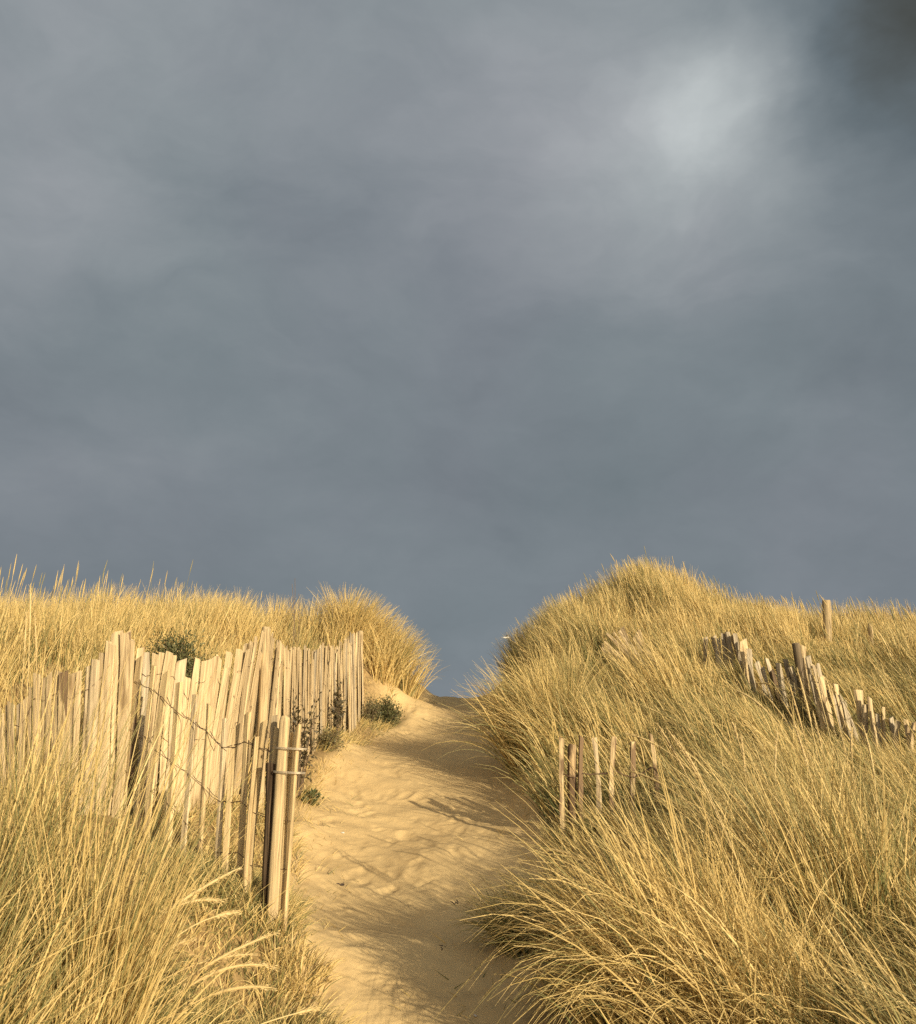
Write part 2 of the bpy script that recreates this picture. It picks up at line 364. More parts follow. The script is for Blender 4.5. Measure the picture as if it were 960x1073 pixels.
# ------------------------------------------------------------------ fences
def pale_mesh(h, w, t, rng, point=.0, rough=1.0):
    """a cleft stake: wedge-like section, bowed, chipped, with a slanted top"""
    k = rng.integers(6, 9); th = np.sort(rng.uniform(0, 2 * math.pi, k) * .25 + np.linspace(0, 2 * math.pi, k, endpoint=False) * 1.0)
    ex = np.sign(np.cos(th)) * np.abs(np.cos(th)) ** .6 * rng.uniform(.85, 1.1, k); ey = np.sign(np.sin(th)) * np.abs(np.sin(th)) ** .6 * rng.uniform(.75, 1.1, k)
    rings = 8; zs = np.linspace(0, h, rings)
    bow = rng.normal(0, .013) * rough; bow2 = rng.normal(0, .006) * rough
    slant = rng.uniform(-.6, .6); V = []
    for i, z in enumerate(zs):
        s = z / h
        ws = w / 2 * (1 + rng.normal(0, .075) * rough); ts = t / 2 * (1 + rng.normal(0, .07) * rough)
        if point and i == rings - 1: ws *= (1 - point)
        x = ex * ws + bow * math.sin(s * 3.1) + rng.normal(0, .0015); y = ey * ts + bow2 * math.sin(s * 3.1 + 1)
        zz = np.full(k, z)
        if i == rings - 1: zz = zz + x * slant + rng.normal(0, .004, k)
        V += list(zip(x, y, zz))
    Fq = [(i * k + j, i * k + (j + 1) % k, (i + 1) * k + (j + 1) % k, (i + 1) * k + j) for i in range(rings - 1) for j in range(k)]
    Fq += [tuple(range(k - 1, -1, -1)), tuple((rings - 1) * k + j for j in range(k))]
    me = bpy.data.meshes.new('pale'); me.from_pydata(V, [], Fq); me.update(); return me

def post_mesh(h, r, rng, sides=12, cham=.15):
    rings = 10; zs = np.r_[np.linspace(0, h * .985, rings - 1), h]
    V = []; base_r = 1 + .09 * np.sin(np.arange(sides) * 2.0 + rng.uniform(0, 6)) + rng.normal(0, .05, sides)
    bx = rng.normal(0, .008)
    for i, z in enumerate(zs):
        rr = r * base_r * (1 + rng.normal(0, .015)) * (1.05 - .08 * z / h)
        if i == rings - 1: rr = rr * (1 - cham)
        th = np.arange(sides) / sides * 2 * math.pi
        V += [(rr[j] * math.cos(th[j]) + bx * math.sin(3 * z / h), rr[j] * math.sin(th[j]), z + (rng.normal(0, .003) if i == rings - 1 else 0)) for j in range(sides)]
    Fq = [(i * sides + j, i * sides + (j + 1) % sides, (i + 1) * sides + (j + 1) % sides, (i + 1) * sides + j) for i in range(rings - 1) for j in range(sides)]
    Fq += [tuple(range(sides - 1, -1, -1)), tuple((rings - 1) * sides + j for j in range(sides))]
    me = bpy.data.meshes.new('post'); me.from_pydata(V, [], Fq)
    for p in me.polygons: p.use_smooth = len(p.vertices) == 4
    me.update(); return me

def frame(base, top, along):
    z = np.asarray(top) - np.asarray(base); h = np.linalg.norm(z); z = z / h
    x = np.asarray(along, float); x = x - z * (x @ z); x /= np.linalg.norm(x); y = np.cross(z, x)
    M = Matrix(((x[0], y[0], z[0], base[0]), (x[1], y[1], z[1], base[1]), (x[2], y[2], z[2], base[2]), (0, 0, 0, 1)))
    return M, h, y

def sink(base, top, d=.15):
    """push the foot of a stake down its own line until it stands in the sand"""
    base, top = np.array(base, float), np.array(top, float); u = base - top; u /= np.linalg.norm(u)
    for _ in range(60):
        if base[2] < H1(base[0], base[1]) - d: break
        base = base + u * .04
    return base

class Fence:
    def __init__(self, label, loc, name='paling_fence', group='paling fences beside the path'):
        self.root = thing(name, label, 'fence', loc, group); self.loc = np.array(loc, float); self.items = []
        self.rng = np.random.default_rng(abs(hash(label)) % 1000 if False else len(label) * 31 + 5)
    def stake(self, base, top, w, t=None, along=(1, 0, 0), m=None, kind='pale', point=0., label=None, sunk=.15, rough=1.):
        t = t or w * .5
        b0 = sink(base, top, sunk) if sunk is not None else np.asarray(base, float)
        M, h, y = frame(b0 - self.loc, np.asarray(top) - self.loc, along)
        me = post_mesh(h, w / 2, self.rng) if kind == 'post' else pale_mesh(h, w, t, self.rng, point, rough)
        o = link(kind, me, self.root, m=m or WOOD); o.matrix_local = M
        if label: o['label'] = label
        self.items.append((np.asarray(top, float), b0, np.linalg.norm(np.asarray(base) - np.asarray(top)), t if kind != 'post' else w, np.array(y)))
        return o
    def wire(self, drop, r=.0019, m=None, which=None, sag=0., name='wire'):
        """two strands that pass before and behind every stake and cross between them"""
        acc_V, acc_Q, n = [], [], 0
        it = [self.items[i] for i in (which if which is not None else range(len(self.items)))]
        cs = []
        for top, b0, h, t, y in it:
            u = (b0 - top); u /= np.linalg.norm(u)
            if y[1] > 0: y = -y
            cs.append((top + u * (drop + self.rng.normal(0, .012)), y, t))
        for sgn in (1, -1):
            pts = []
            for k, (c, y, t) in enumerate(cs):
                pts.append(c + sgn * y * (t / 2 + .003))
                if k + 1 < len(cs):
                    mid = (c + cs[k + 1][0]) / 2; mid = mid + np.array([0, 0, -sag * np.linalg.norm(cs[k + 1][0] - c) + self.rng.normal(0, .004)]) + sgn * y * .003
                    pts.append(mid)
            if len(pts) < 2: continue
            V, Q = tube_arrays(pts, r, 5); acc_V.append(V - self.loc); acc_Q.append(Q + n); n += len(V)
        return link(name, quads_mesh(name, np.concatenate(acc_V), np.concatenate(acc_Q)), self.root, m=m or RUST)

def tubes_obj(name, runs, parent, loc, m, sides=5):
    V_, Q_, n = [], [], 0
    for pts, r in runs:
        V, Q = tube_arrays(pts, r, sides); V_.append(V - np.asarray(loc)); Q_.append(Q + n); n += len(V)
    return link(name, quads_mesh(name, np.concatenate(V_), np.concatenate(Q_)), parent, m=m)

# --- the long left fence: two lengths that meet at the leaning stakes
RPX = np.array([-90, -40, 0, 60, 120, 145, 180, 220, 250, 275, 300, 325, 352, 379.])
RY = np.array([7.7, 7.4, 7.2, 6.95, 6.85, 7.05, 7.3, 7.5, 7.8, 8.4, 9.3, 10.5, 12, 14.0])
RB = np.array([905, 900, 888, 870, 872, 865, 855, 843, 835, 826, 812, 792, 768, 746.])
TPX = np.array([-90, -40, 0, 10, 22, 30, 36, 46, 60, 75, 90, 103, 108, 114, 117, 133, 137, 143, 148, 156, 166, 176, 184, 192, 200, 215, 226, 234, 246, 254, 263, 267, 276, 281, 285, 292, 300, 320, 331, 336, 346, 351, 357, 365, 379.])
TPY = np.array([735, 735, 742, 738, 736, 726, 706, 708, 701, 705, 700, 686, 684, 680, 664, 664, 670, 680, 683, 684, 683, 687, 685, 690, 692, 690, 689, 684, 682, 678, 671, 659, 660, 668, 670, 676, 680, 680, 682, 677, 676, 682, 676, 667, 663.])
LPX = np.array([-90, 0, 60, 100, 130, 150, 200, 240, 270, 285, 300, 379.]); LD = np.array([3, 2, 4, 9, 14, 15, 15, 22, 26, 16, 2, 0.])
run_px = np.linspace(-90, 379, 600); run_Y = np.interp(run_px, RPX, RY)
run_x = (run_px - 480) / 1000 * run_Y
arc = np.r_[0, np.cumsum(np.hypot(np.diff(run_x), np.diff(run_Y)))]
def px_at(s): return np.interp(s, arc, run_px)
s_split = np.interp(277, run_px, arc)
frng = np.random.default_rng(5)
def dense_run(fence, s0, s1, n, wr, lay=0.009):
    ss = np.linspace(s0, s1, n) + frng.normal(0, .006, n)
    for i, s in enumerate(ss):
        px = float(px_at(s)); Yd = float(np.interp(px, RPX, RY)); k = np.interp(s, arc, np.arange(len(arc)))
        i0 = int(np.clip(k, 1, len(arc) - 2)); al = np.array([run_x[i0 + 1] - run_x[i0 - 1], run_Y[i0 + 1] - run_Y[i0 - 1], 0]); al /= np.linalg.norm(al)
        nrm = np.array([al[1], -al[0], 0]); off = nrm * (lay * (1 if i % 2 else -1) + frng.normal(0, .003))
        ty = np.interp(px, TPX, TPY) + frng.normal(0, 1.6) + (frng.uniform(4, 30) if frng.random() < .12 else 0)
        lean = np.interp(px, LPX, LD) + frng.normal(0, 2.0)
        top = P(px + lean * .25, ty, Yd) + off; base = P(px - lean * .75, np.interp(px, RPX, RB), Yd) + off
        w = frng.uniform(*wr)
        r = frng.random()
        fence.stake(base, top, w, frng.uniform(.012, .020), al, WOODG if r < .07 else GREYB if r < .13 else BARKW if r < .17 else WOOD, sunk=.12, rough=1.2)
f_far = Fence('close packed pale paling fence running up the left side of the sand path', tuple(np.append(P(340, 790, 11)[:2], 1.6)))
dense_run(f_far, s_split, arc[-1], 96, (.068, .092))
f_far.stake(P(272, 826, 8.3), P(279, 657, 8.3), .085, kind='post', m=POSTM, along=(1, 0, 0))
f_far.stake(P(377, 748, 14.05), P(378, 661, 14.05), .08, kind='post', m=POSTM, along=(1, 0, 0))
f_far.wire(.16, which=range(96)); f_far.wire(.75, which=range(96)); f_far.wire(.46, which=range(96))
f_lean = Fence('weathered paling fence of leaning pales standing behind the tall foreground grass on the left', tuple(np.append(P(150, 860, 7.2)[:2], 1.1)))
dense_run(f_lean, 0, s_split - .02, 64, (.06, .095))
nl = len(f_lean.items)
# the tall group of stakes that rises above the rest, and the dark stub beside it
for (tx, ty, bx, by, Yd, w, mm, kd) in [(124, 662, 113, 870, 6.86, .085, WOOD, 'pale'), (131, 664, 121, 870, 6.83, .07, WOOD, 'pale'), (137, 671, 126, 868, 6.9, .06, WOOD, 'pale'), (144, 692, 135, 866, 6.98, .055, DARKW, 'pale')]:
    f_lean.stake(P(bx, by, Yd), P(tx, ty, Yd), w, .03, (1, .1, 0), mm, kd)
f_lean.wire(.17, which=range(nl)); f_lean.wire(.62, which=range(nl))

# --- the short left fence that comes out to the path and ends in a bundle of posts
f_near = Fence('open spaced paling fence ending in a wired bundle of posts beside the sand path', tuple(P(290, 970, 5.6)))
near = [(146, 690, 129, 850, 6.9, .056), (161, 697, 144, 874, 6.75, .04), (175, 705, 154, 896, 6.6, .07), (188, 715, 173, 920, 6.45, .062), (203, 728, 190, 924, 6.3, .05),
        (220, 738, 207, 926, 6.12, .045), (236, 753, 227, 942, 5.98, .044), (260, 748, 248, 950, 5.8, .05), (277, 756, 259, 955, 5.72, .062)]
for tx, ty, bx, by, Yd, w in near:
    f_near.stake(P(bx, by, Yd), P(tx, ty, Yd), w, w * .55, (1, -.75, 0), WOODG if tx in (203, 236) else NEARW)
nn = len(near)
f_near.stake(P(277, 968, 5.68), P(288, 750, 5.68), .045, .03, (1, -.5, 0), WOODG)
f_near.stake(P(278, 965, 5.6), P(284, 800, 5.6), .055, .05, (1, -.5, 0), DARKW, label='dark broken stub of a stake')
f_near.stake(P(285, 975, 5.56), P(299, 751, 5.56), .066, kind='post', m=POSTM)
for tx, ty, bx, by, Yd, w in [(269, 772, 257, 950, 5.7, .03), (291, 762, 274, 962, 5.66, .034), (307, 768, 293, 962, 5.6, .028), (247, 760, 237, 945, 5.9, .034)]:
    f_near.stake(P(bx, by, Yd), P(tx, ty, Yd), w, w * .7, (1, -.5, 0), NEARW, rough=1.4)
f_near.stake(P(298, 966, 5.55), P(315, 760, 5.55), .042, .034, (1, -.5, 0), NEARW)
idx = list(range(nn)) + [len(f_near.items) - 1]
f_near.wire(.17, r=.0024, which=idx, sag=.06); f_near.wire(.78, which=idx, sag=.03); f_near.wire(.5, which=idx, sag=.05)
runs = []
c0, c1 = f_near.items[nn + 2][0], f_near.items[nn + 2][1]; u = (c1 - c0) / np.linalg.norm(c1 - c0)
q0, q1 = f_near.items[-1][0], f_near.items[-1][1]
for dz in (.175, .305):
    a = c0 + u * dz; e = q0 + (q1 - q0) / np.linalg.norm(q1 - q0) * (dz - .04)
    mid = (a + e) / 2; rx = np.linalg.norm((e - a)[:2]) / 2 + .05
    al = (e - a); al[2] = 0; al /= np.linalg.norm(al); nr = np.array([al[1], -al[0], 0])
    for turn in range(2):
        runs.append(([mid + al * rx * math.cos(k) + nr * .052 * math.sin(k) + np.array([0, 0, .006 * turn + (e - a)[2] * .5 * math.cos(k)]) for k in np.linspace(0, 2 * math.pi, 22)], .0022))
tubes_obj('binding_wire', runs, f_near.root, f_near.loc, ZINC)

# --- short right fence in the grass beside the path
f_rn = Fence('short row of thin pales with a rough bark post in grass right of path', tuple(P(600, 870, 8)))
for tx, ty, bx, by, Yd, w, kd, mm in [(589, 774, 593, 900, 7.9, .046, 'pale', WOOD), (600, 780, 601.5, 880, 8.0, .074, 'post', BARKP), (610, 772, 612.5, 880, 7.95, .044, 'pale', WOOD), (623, 773, 627, 880, 8.05, .040, 'pale', WOODG),
                                      (644.5, 772, 646, 882, 8.0, .044, 'pale', WOOD), (664, 777, 665.5, 882, 8.1, .046, 'pale', WOOD), (682.5, 770, 686, 884, 8.05, .040, 'pale', WOOD)]:
    f_rn.stake(P(bx, by, Yd), P(tx, ty, Yd), w, w * .6, (1, .1, 0), BARKW if mm is WOOD else mm, kd, rough=1.6)
f_rn.wire(.27, r=.0038, sag=.05)

# --- broken fence that comes down the right dune
def RFY(px): return float(np.interp(px, [735, 790, 835, 900, 960, 1010], [12.3, 11.5, 10.7, 9.7, 9.2, 8.8]))
f_rf = Fence('broken grey fence of leaning stakes around a dark post, half buried in the right dune', tuple(P(835, 745, 10.7)))
far = [(739, 668, 742, 720, .05, WOODG), (746, 668, 748, 720, .025, WOODG), (749, 666, 758, 725, .045, WOODG), (754, 669, 766, 728, .05, WOODG), (758, 664, 764, 720, .05, WOODG), (763, 662, 780, 735, .055, WOODG), (767, 666, 784, 738, .055, WOOD), (770, 664, 786, 738, .05, WOODG),
       (775, 693, 786, 740, .045, WOODG), (779, 671, 787, 730, .085, WOOD), (785, 680, 794, 738, .05, WOODG),
       (793, 694, 806, 742, .05, GREYB), (799, 700, 812, 745, .045, WOODG), (803, 690, 822, 742, .04, GREYB), (829, 699, 846, 752, .045, GREYB), (846, 688, 862, 756, .05, GREYB), (869, 722, 884, 775, .05, WOODG), (880, 728, 900, 778, .04, GREYB), (906, 738, 906, 788, .045, WOODG), (919, 748, 925, 792, .04, GREYB),
       (808, 703, 820, 745, .05, DARKW), (815, 695, 827, 748, .06, WOODG), (823, 691, 835, 750, .05, WOODG),
       (841, 677, 850, 745, .042, WOOD), (852, 696, 866, 760, .05, WOODG), (857, 696, 872, 765, .045, WOODG), (861, 709, 874, 770, .05, WOOD), (860, 729, 873, 785, .065, WOOD), (875, 717, 888, 770, .042, WOOD),
       (884, 735, 893, 775, .04, WOODG), (899, 723, 904, 785, .075, WOOD), (912, 731, 917, 785, .042, WOOD), (925, 741, 929, 790, .030, WOOD), (934, 752, 938, 795, .04, WOODG), (942, 756, 944, 800, .04, WOODG), (951, 755, 957, 800, .052, WOOD), (958, 757, 961, 805, .04, WOOD), (972, 762, 977, 812, .05, WOODG)]
for tx, ty, bx, by, w, mm in far:
    Yd = RFY(tx); mm = GREYB if mm is WOODG and tx % 3 else mm; f_rf.stake(P(bx, by, Yd), P(tx, ty, Yd - .06), w * 1.25, .025, (1, .15, 0), mm, rough=1.8)
k = len(far)
f_rf.stake(P(846, 755, 10.75), P(834, 674, 10.7), .095, kind='post', m=POSTD)
order = sorted(range(11, k), key=lambda i: far[i][0]); f_rf.wire(.2, which=order, sag=.05); f_rf.wire(.22, which=list(range(0, 11)), sag=.03)

# --- fallen pales on the dune face
f_fall = Fence('collapsed fan of pale broken stakes lying on the right dune face', tuple(P(660, 690, 13.5)), name='fallen_fence', group=None)
for x0, y0, x1, y1, w in [(130, 470, 300, 640, .035), (140, 430, 270, 540, .05), (160, 390, 300, 520, .03), (190, 290, 330, 440, .04), (200, 470, 500, 625, .085), (210, 310, 330, 430, .05), (280, 270, 380, 440, .035), (340, 260, 430, 420, .055), (380, 210, 470, 400, .06), (450, 370, 550, 530, .045), (545, 310, 640, 450, .11), (600, 240, 640, 420, .04), (690, 490, 790, 580, .04)]:
    a = P(620 + x0 / 12, 640 + y0 / 12, 13.05); e = P(620 + x1 / 12, 640 + y1 / 12, 13.0)
    ga = H1(a[0], a[1]); f_fall.stake(e, a, w, .022, (1, -.6, 0), WOOD, sunk=.08)

# --- two lone posts on the skyline
def lone_post(label, px, pt, pb, Yd, w, tilt=0):
    top = P(px + tilt, pt, Yd); base = sink(P(px, pb, Yd), top, .12)
    M, h, y = frame(base, top, (1, 0, 0))
    o = link('wooden_post', post_mesh(h, w / 2, np.random.default_rng(int(px))), m=POSTM); o.matrix_world = M
    tag(o, label, 'post'); return o
lone_post('tall round wooden post standing alone against the sky on the right dune', 868, 629, 690, 14, .125, -2)
lone_post('small stub of a wooden post almost lost in grass near the right skyline', 913, 653, 682, 15.6, .085, -1)

# ------------------------------------------------------------------ grass
def fence_x(y): return np.interp(y, RY[8:], ((RPX - 480) / 1000 * RY)[8:])

_cw = np.random.default_rng(11)
CW = [(2 * math.pi / l * math.cos(a), 2 * math.pi / l * math.sin(a), p) for l, a, p in zip(_cw.uniform(.55, 2.6, 14), _cw.uniform(0, 6.28, 14), _cw.uniform(0, 6.28, 14))]
def clump(x, y):
    return sum(np.sin(a * x + b_ * y + p) for a, b_, p in CW) / len(CW)

def tufts(acc, xs, ys, nb, spread, Lr, lean_az, lean, splay, bend, wid, tone, seg=4, rng=RNG, lean_sd=.5, jit=.12):
    """many tufts at once: xs, ys tuft centres; every other argument is per tuft or scalar"""
    k = len(xs); nb = int(nb); ex = lambda a: np.repeat(np.broadcast_to(np.asarray(a, float), (k,)), nb)
    n = k * nb
    r = rng.uniform(0, 1, n) ** .5 * ex(spread); th = rng.uniform(0, 2 * math.pi, n)
    x = np.repeat(xs, nb) + r * np.cos(th); y = np.repeat(ys, nb) + r * np.sin(th)
    z = Hs(x, y) - .02
    taz = ex(lean_az) + np.repeat(rng.normal(0, lean_sd, k), nb); tl = ex(lean) * np.repeat(rng.uniform(.6, 1.4, k), nb)
    vx = tl * np.cos(taz) + ex(splay) * (r / ex(spread)) * np.cos(th) + rng.normal(0, jit, n)
    vy = tl * np.sin(taz) + ex(splay) * (r / ex(spread)) * np.sin(th) + rng.normal(0, jit, n)
    az = np.arctan2(vy, vx); tilt = np.clip(np.hypot(vx, vy), 0, 1.35)
    L = ex(Lr) * np.repeat(rng.uniform(.8, 1.2, k), nb) * rng.uniform(.55, 1.12, n)
    bd = ex(bend) * rng.uniform(.2, 1.5, n) * (1 + .6 * tilt)
    L = L * np.repeat(np.clip(1 + 1.5 * clump(xs, ys), .5, 1.5), nb)
    stem = rng.random(n) < .12                          # stiff dry flowering stems among the leaves
    L = np.where(stem, L * 1.15, L); bd = np.where(stem, bd * .5, bd); wm = np.where(stem, 1.7, 1.0)
    L = np.minimum(L, ex(Lr) * 1.28)
    pt = np.clip(ex(tone) + np.repeat(rng.normal(0, .12, k) + .9 * clump(ys + 7, xs), nb), .06, .97)
    tn = np.clip(np.where(stem | (rng.random(n) < pt), rng.normal(.84, .14, n), rng.normal(.22, .14, n)), 0, 1)
    acc.add(*blade_arrays(np.stack([x, y, z], 1), L, az, tilt * .75, bd, ex(wid) * wm * rng.uniform(.7, 1.3, n), tn, seg, rng))

def scatter(n, x0, x1, y0, y1, keep, rng=RNG, margin=(-140, 1150)):
    x = rng.uniform(x0, x1, n); y = rng.uniform(y0, y1, n)
    z = Hs(x, y); px, py = project(np.stack([x, y, z], 1))
    ok = keep(x, y) & (rng.random(n) < np.clip(.95 + 1.7 * clump(x * 1.3 + 3, y * 1.3), .12, 1)) & (px > margin[0]) & (px < margin[1])
    return x[ok], y[ok]
def spikes(acc, xs, ys, hr, az, lean, head=.16, r=.0045, rng=RNG):
    z = Hs(xs, ys) if len(xs) else []
    for x, y, zz in zip(xs, ys, z):
        h = rng.uniform(*hr); a = az + rng.normal(0, .5); l = h * lean * rng.uniform(.3, 1.5)
        b0 = np.array([x, y, zz - .02]); tip = b0 + np.array([math.cos(a) * l, math.sin(a) * l, h])
        bow = np.array([-math.cos(a), -math.sin(a), .2]) * l * .25
        acc.add(*stalk_arrays(b0, tip, bow, head * rng.uniform(.8, 1.2), r * rng.uniform(.75, 1.15), 12, 5, rng.uniform(.2, 1)))

def stuff(name, acc, m): o = link(name, acc.mesh(name), m=m); o['kind'] = 'stuff'; return o

WEST, EAST, NORTH = math.pi, 0.0, math.pi / 2
# -- left dune behind the fences
acc = Acc()
behind_left = lambda x, y: (np.where(y > 7.75, x < fence_x(np.clip(y, 7.8, 14)) - .12, y > np.interp(x, [-8, -4.35, -3.45, -2.9, -2.47, -2.35, -2.2, -1.95, -1.79], [7.9, 7.7, 7.2, 6.95, 6.85, 7.05, 7.3, 7.5, 7.8]) + .12)) & (x < -.45) & ~((x > -1.40) & (y < 14.15)) & ~((x > -.95) & (y < 15.4)) & (x < left_edge(y) - .1)
x, y = scatter(7500, -11, -.4, 7, 20, behind_left)
tufts(acc, x, y, 16, .12, np.where(y < 10, .44, .54) * np.where((x / y > -.35) & (x / y < -.25) & (y > 7.8) & (y < 10.9), .4, 1), .2, .12, .28, .45, .0085, .84, 4, jit=.08)
xs, ys = scatter(420, -9, -.6, 10.5, 17.5, behind_left); spikes(acc, xs, ys, (.5, .82), .3, .12)
xs, ys = scatter(90, -7, -4, 10, 14, behind_left); spikes(acc, xs, ys, (.75, 1.15), .2, .1, .22, .006)
stuff('marram_grass', acc, GRASS)
# -- left foreground, before the fences
acc = Acc()
front_left = lambda x, y: (y < np.interp(x, [-8, -3.45, -2.47, -2.2, -1.9, -1.5, -1.1, -.9], [7.6, 7.1, 6.7, 6.6, 6.2, 5.85, 5.45, 5.2])) & (x < left_edge(y) - .08)
x, y = scatter(1500, -5, -.7, 2.6, 7.4, front_left, margin=(-200, 600))
q = smooth(-.51, -.40, x / y)                       # lower towards the path, so that the fence feet stay in view
tufts(acc, x, y, 15, .10, (.82 - .70 * q) * np.where(y > 5, .70, 1), .15, .34 - .1 * q, .30, .6, .0070, .50 - .14 * q, 6)
xb = RNG.uniform(-1.6, -.72, 800); yb = RNG.uniform(3.6, 5.75, 800); kb = front_left(xb, yb) | (yb < 5.9) & (xb < left_edge(yb) - .06)
tufts(acc, xb[kb], yb[kb], 14, .07, np.where(yb[kb] > 4.9, .15, .25), .2, .25, .6, .9, .005, .34, 5)
stuff('marram_grass', acc, GRASS)
# -- thin dry growth in the angle of the two left fences and along the foot of the fence
acc = Acc()
angle = lambda x, y: (y > 5.5) & (y < 8.0) & (x < left_edge(y) - .05) & ~front_left(x, y) & ~behind_left(x, y)
x, y = scatter(1100, -2.3, -.9, 5.4, 8.1, angle)
tufts(acc, x, y, 9, .07, .15, .2, .2, .7, .9, .005, .42, 4)
foot = lambda x, y: (y > 7.8) & (y < 15.5) & (x > fence_x(np.clip(y, 7.8, 14)) + .02) & (x < np.minimum(left_edge(y) - .04, fence_x(np.clip(y, 7.8, 14)) + .5))
x, y = scatter(1700, -2, -.4, 7.6, 15.2, foot)
x, y = x[:520], y[:520]
tufts(acc, x, y, 9, .06, .17, 0, .55, .6, .7, .0045, .62, 4)
stuff('dry_grass', acc, GRASS)
# -- right dune
acc = Acc()
right_side = lambda x, y: (x > right_edge(y) + np.where(y > 12.5, .38, .18))
x, y = scatter(11000, .6, 11, 9, 20, lambda x, y: right_side(x, y) & (y > 12.2 + .25 * np.clip(x - 4, 0, 5) * -1) & (y < 20))
fx, fy = x * 1000 / y + 480, y
postgap = ((fx > 843) & (fx < 915) & (y > 11.5) & (y < 14.15)) | ((fx > 893) & (fx < 945) & (y > 12.6) & (y < 15.7))
fall = (fx > 610) & (fx < 705) & (y > 11.6) & (y < 13.15)
tufts(acc, x, y, 15, .12, np.where(fall | postgap, .16, np.where(x < 2, .62, .54)), WEST - .2, .22, .26, .45, .0088, np.where(x < 2.2, .5, .70), 4, jit=.08)
xs, ys = scatter(700, .9, 9, 11.5, 18, right_side); spikes(acc, xs, ys, (.55, .85), WEST, .28, .18, .0065)
stuff('marram_grass', acc, GRASS)
acc = Acc()
x, y = scatter(5200, .7, 8, 6.2, 13, lambda x, y: right_side(x, y) & (y < 12.4 - .25 * np.clip(x - 4, 0, 5)), margin=(400, 1200))
fx = x * 1000 / y + 480
ahead = np.interp(fx, [735, 790, 835, 900, 960, 1010], [12.3, 11.5, 10.7, 9.7, 9.2, 8.8]) - y
L = np.where(x < 4, .66, .48)
L = np.where((fx > 725) & (ahead > -.15) & (ahead < 2.2), .33 + .10 * smooth(850, 920, fx) + .08 * np.clip(ahead, 0, 2), L)
L = np.where((fx > 570) & (fx < 715) & (y > 5.6) & (y < 8.2), .20 + .16 * smooth(585, 715, fx), L)
L = np.where((fx > 610) & (fx < 705) & (y > 11.6), .2, L)
tufts(acc, x, y, 14, .10, L, WEST - .35, .46, .26, .65, .0070, .38, 5, lean_sd=.4, jit=.10)
xs, ys = scatter(120, 1.2, 5.5, 6.5, 12, right_side); spikes(acc, xs, ys, (.6, .95), WEST, .4, .18, .005)
stuff('marram_grass', acc, GRASS)
# -- right foreground
acc = Acc()
x, y = scatter(2100, .45, 5.5, 2.6, 6.6, lambda x, y: (x > right_edge(y) + .30), margin=(400, 1300))
L = .34 + .28 * smooth(.25, 1.3, x - right_edge(y))
fx = x * 1000 / y + 480
L = np.where((fx > 570) & (fx < 700) & (y > 5.4), .26, L)
L = L * np.where((y < 4.1) & (x < 1.5), .4, 1)
tufts(acc, x, y, 15, .10, L, WEST - .3, .42, .36, .85, .0068, .43, 6, lean_sd=.55)
stuff('marram_grass', acc, GRASS)

# -- tussocks that stand out one by one
TUSS = 'large marram tussocks'
def tussock(label, px, py, Yd, rad, n, L, az, lean, splay, bend, wid, tone, stalks=(), seg=7, group=TUSS):
    c = P(px, py, Yd); c[2] = Hs1(c[0], c[1])
    rng = np.random.default_rng(int(px * 7 + py)); a = Acc()
    # sub-tufts inside the tussock
    n = int(n * .62); wid = wid * 1.32; k = max(3, n // 45); r = rng.uniform(0, 1, k) ** .6 * rad; th = rng.uniform(0, 6.28, k)
    tufts(a, c[0] + r * np.cos(th), c[1] + r * np.sin(th), 45, .09, L, az, lean, splay, bend, wid, tone, seg, rng, lean_sd=.45)
    o = link('grass_tussock', a.mesh('grass_tussock', c), loc=c, m=GRASS); tag(o, label, 'tussock', group)
    for (tx, ty, bx, by, Yt, Yb, head, rr) in stalks:
        b0 = P(bx, by, Yb); tip = P(tx, ty, Yt); s = Acc()
        d = tip - b0; bow = np.array([-d[0] * .12, 0, abs(d[0]) * rng.uniform(.05, .40) + .03]) + rng.normal(0, .03, 3)
        head = head * rng.uniform(.75, 1.2); tn = rng.uniform(.0, .9)
        s.add(*stalk_arrays(b0, tip, bow, head, rr * .66, 18, 7, tn))
        # the spikelets that make the head feathery
        Lk = np.linalg.norm(d); hh = min(head / Lk, .8); t = rng.uniform(1 - hh, .99, 150)[:, None]; mid = (b0 + tip) / 2 + bow
        p = (1 - t) ** 2 * b0 + 2 * t * (1 - t) * mid + t ** 2 * tip; tg = (1 - t) * (mid - b0) + t * (tip - mid); tg /= np.linalg.norm(tg, axis=1)[:, None]
        e = tg + rng.normal(0, .30, (150, 3)); e /= np.linalg.norm(e, axis=1)[:, None]; off = np.cross(tg, rng.normal(size=(150, 3))); off *= rr * .62 / np.linalg.norm(off, axis=1)[:, None]
        sl = (rng.uniform(.012, .024, 150) * (rr / .01) ** .5)[:, None]; wd = np.cross(e, rng.normal(size=(150, 3))); wd *= .0014 / np.linalg.norm(wd, axis=1)[:, None]
        V = np.stack([p + off, p + off + e * sl * .5 + wd, p + off + e * sl, p + off + e * sl * .5 - wd], 1).reshape(-1, 3)
        s.add(V, np.arange(600).reshape(-1, 4), np.repeat(rng.uniform(.1, 1, 150), 4), np.ones(600))
        link('seed_head', s.mesh('seed_head', c), o, m=SPIKE)
    return o

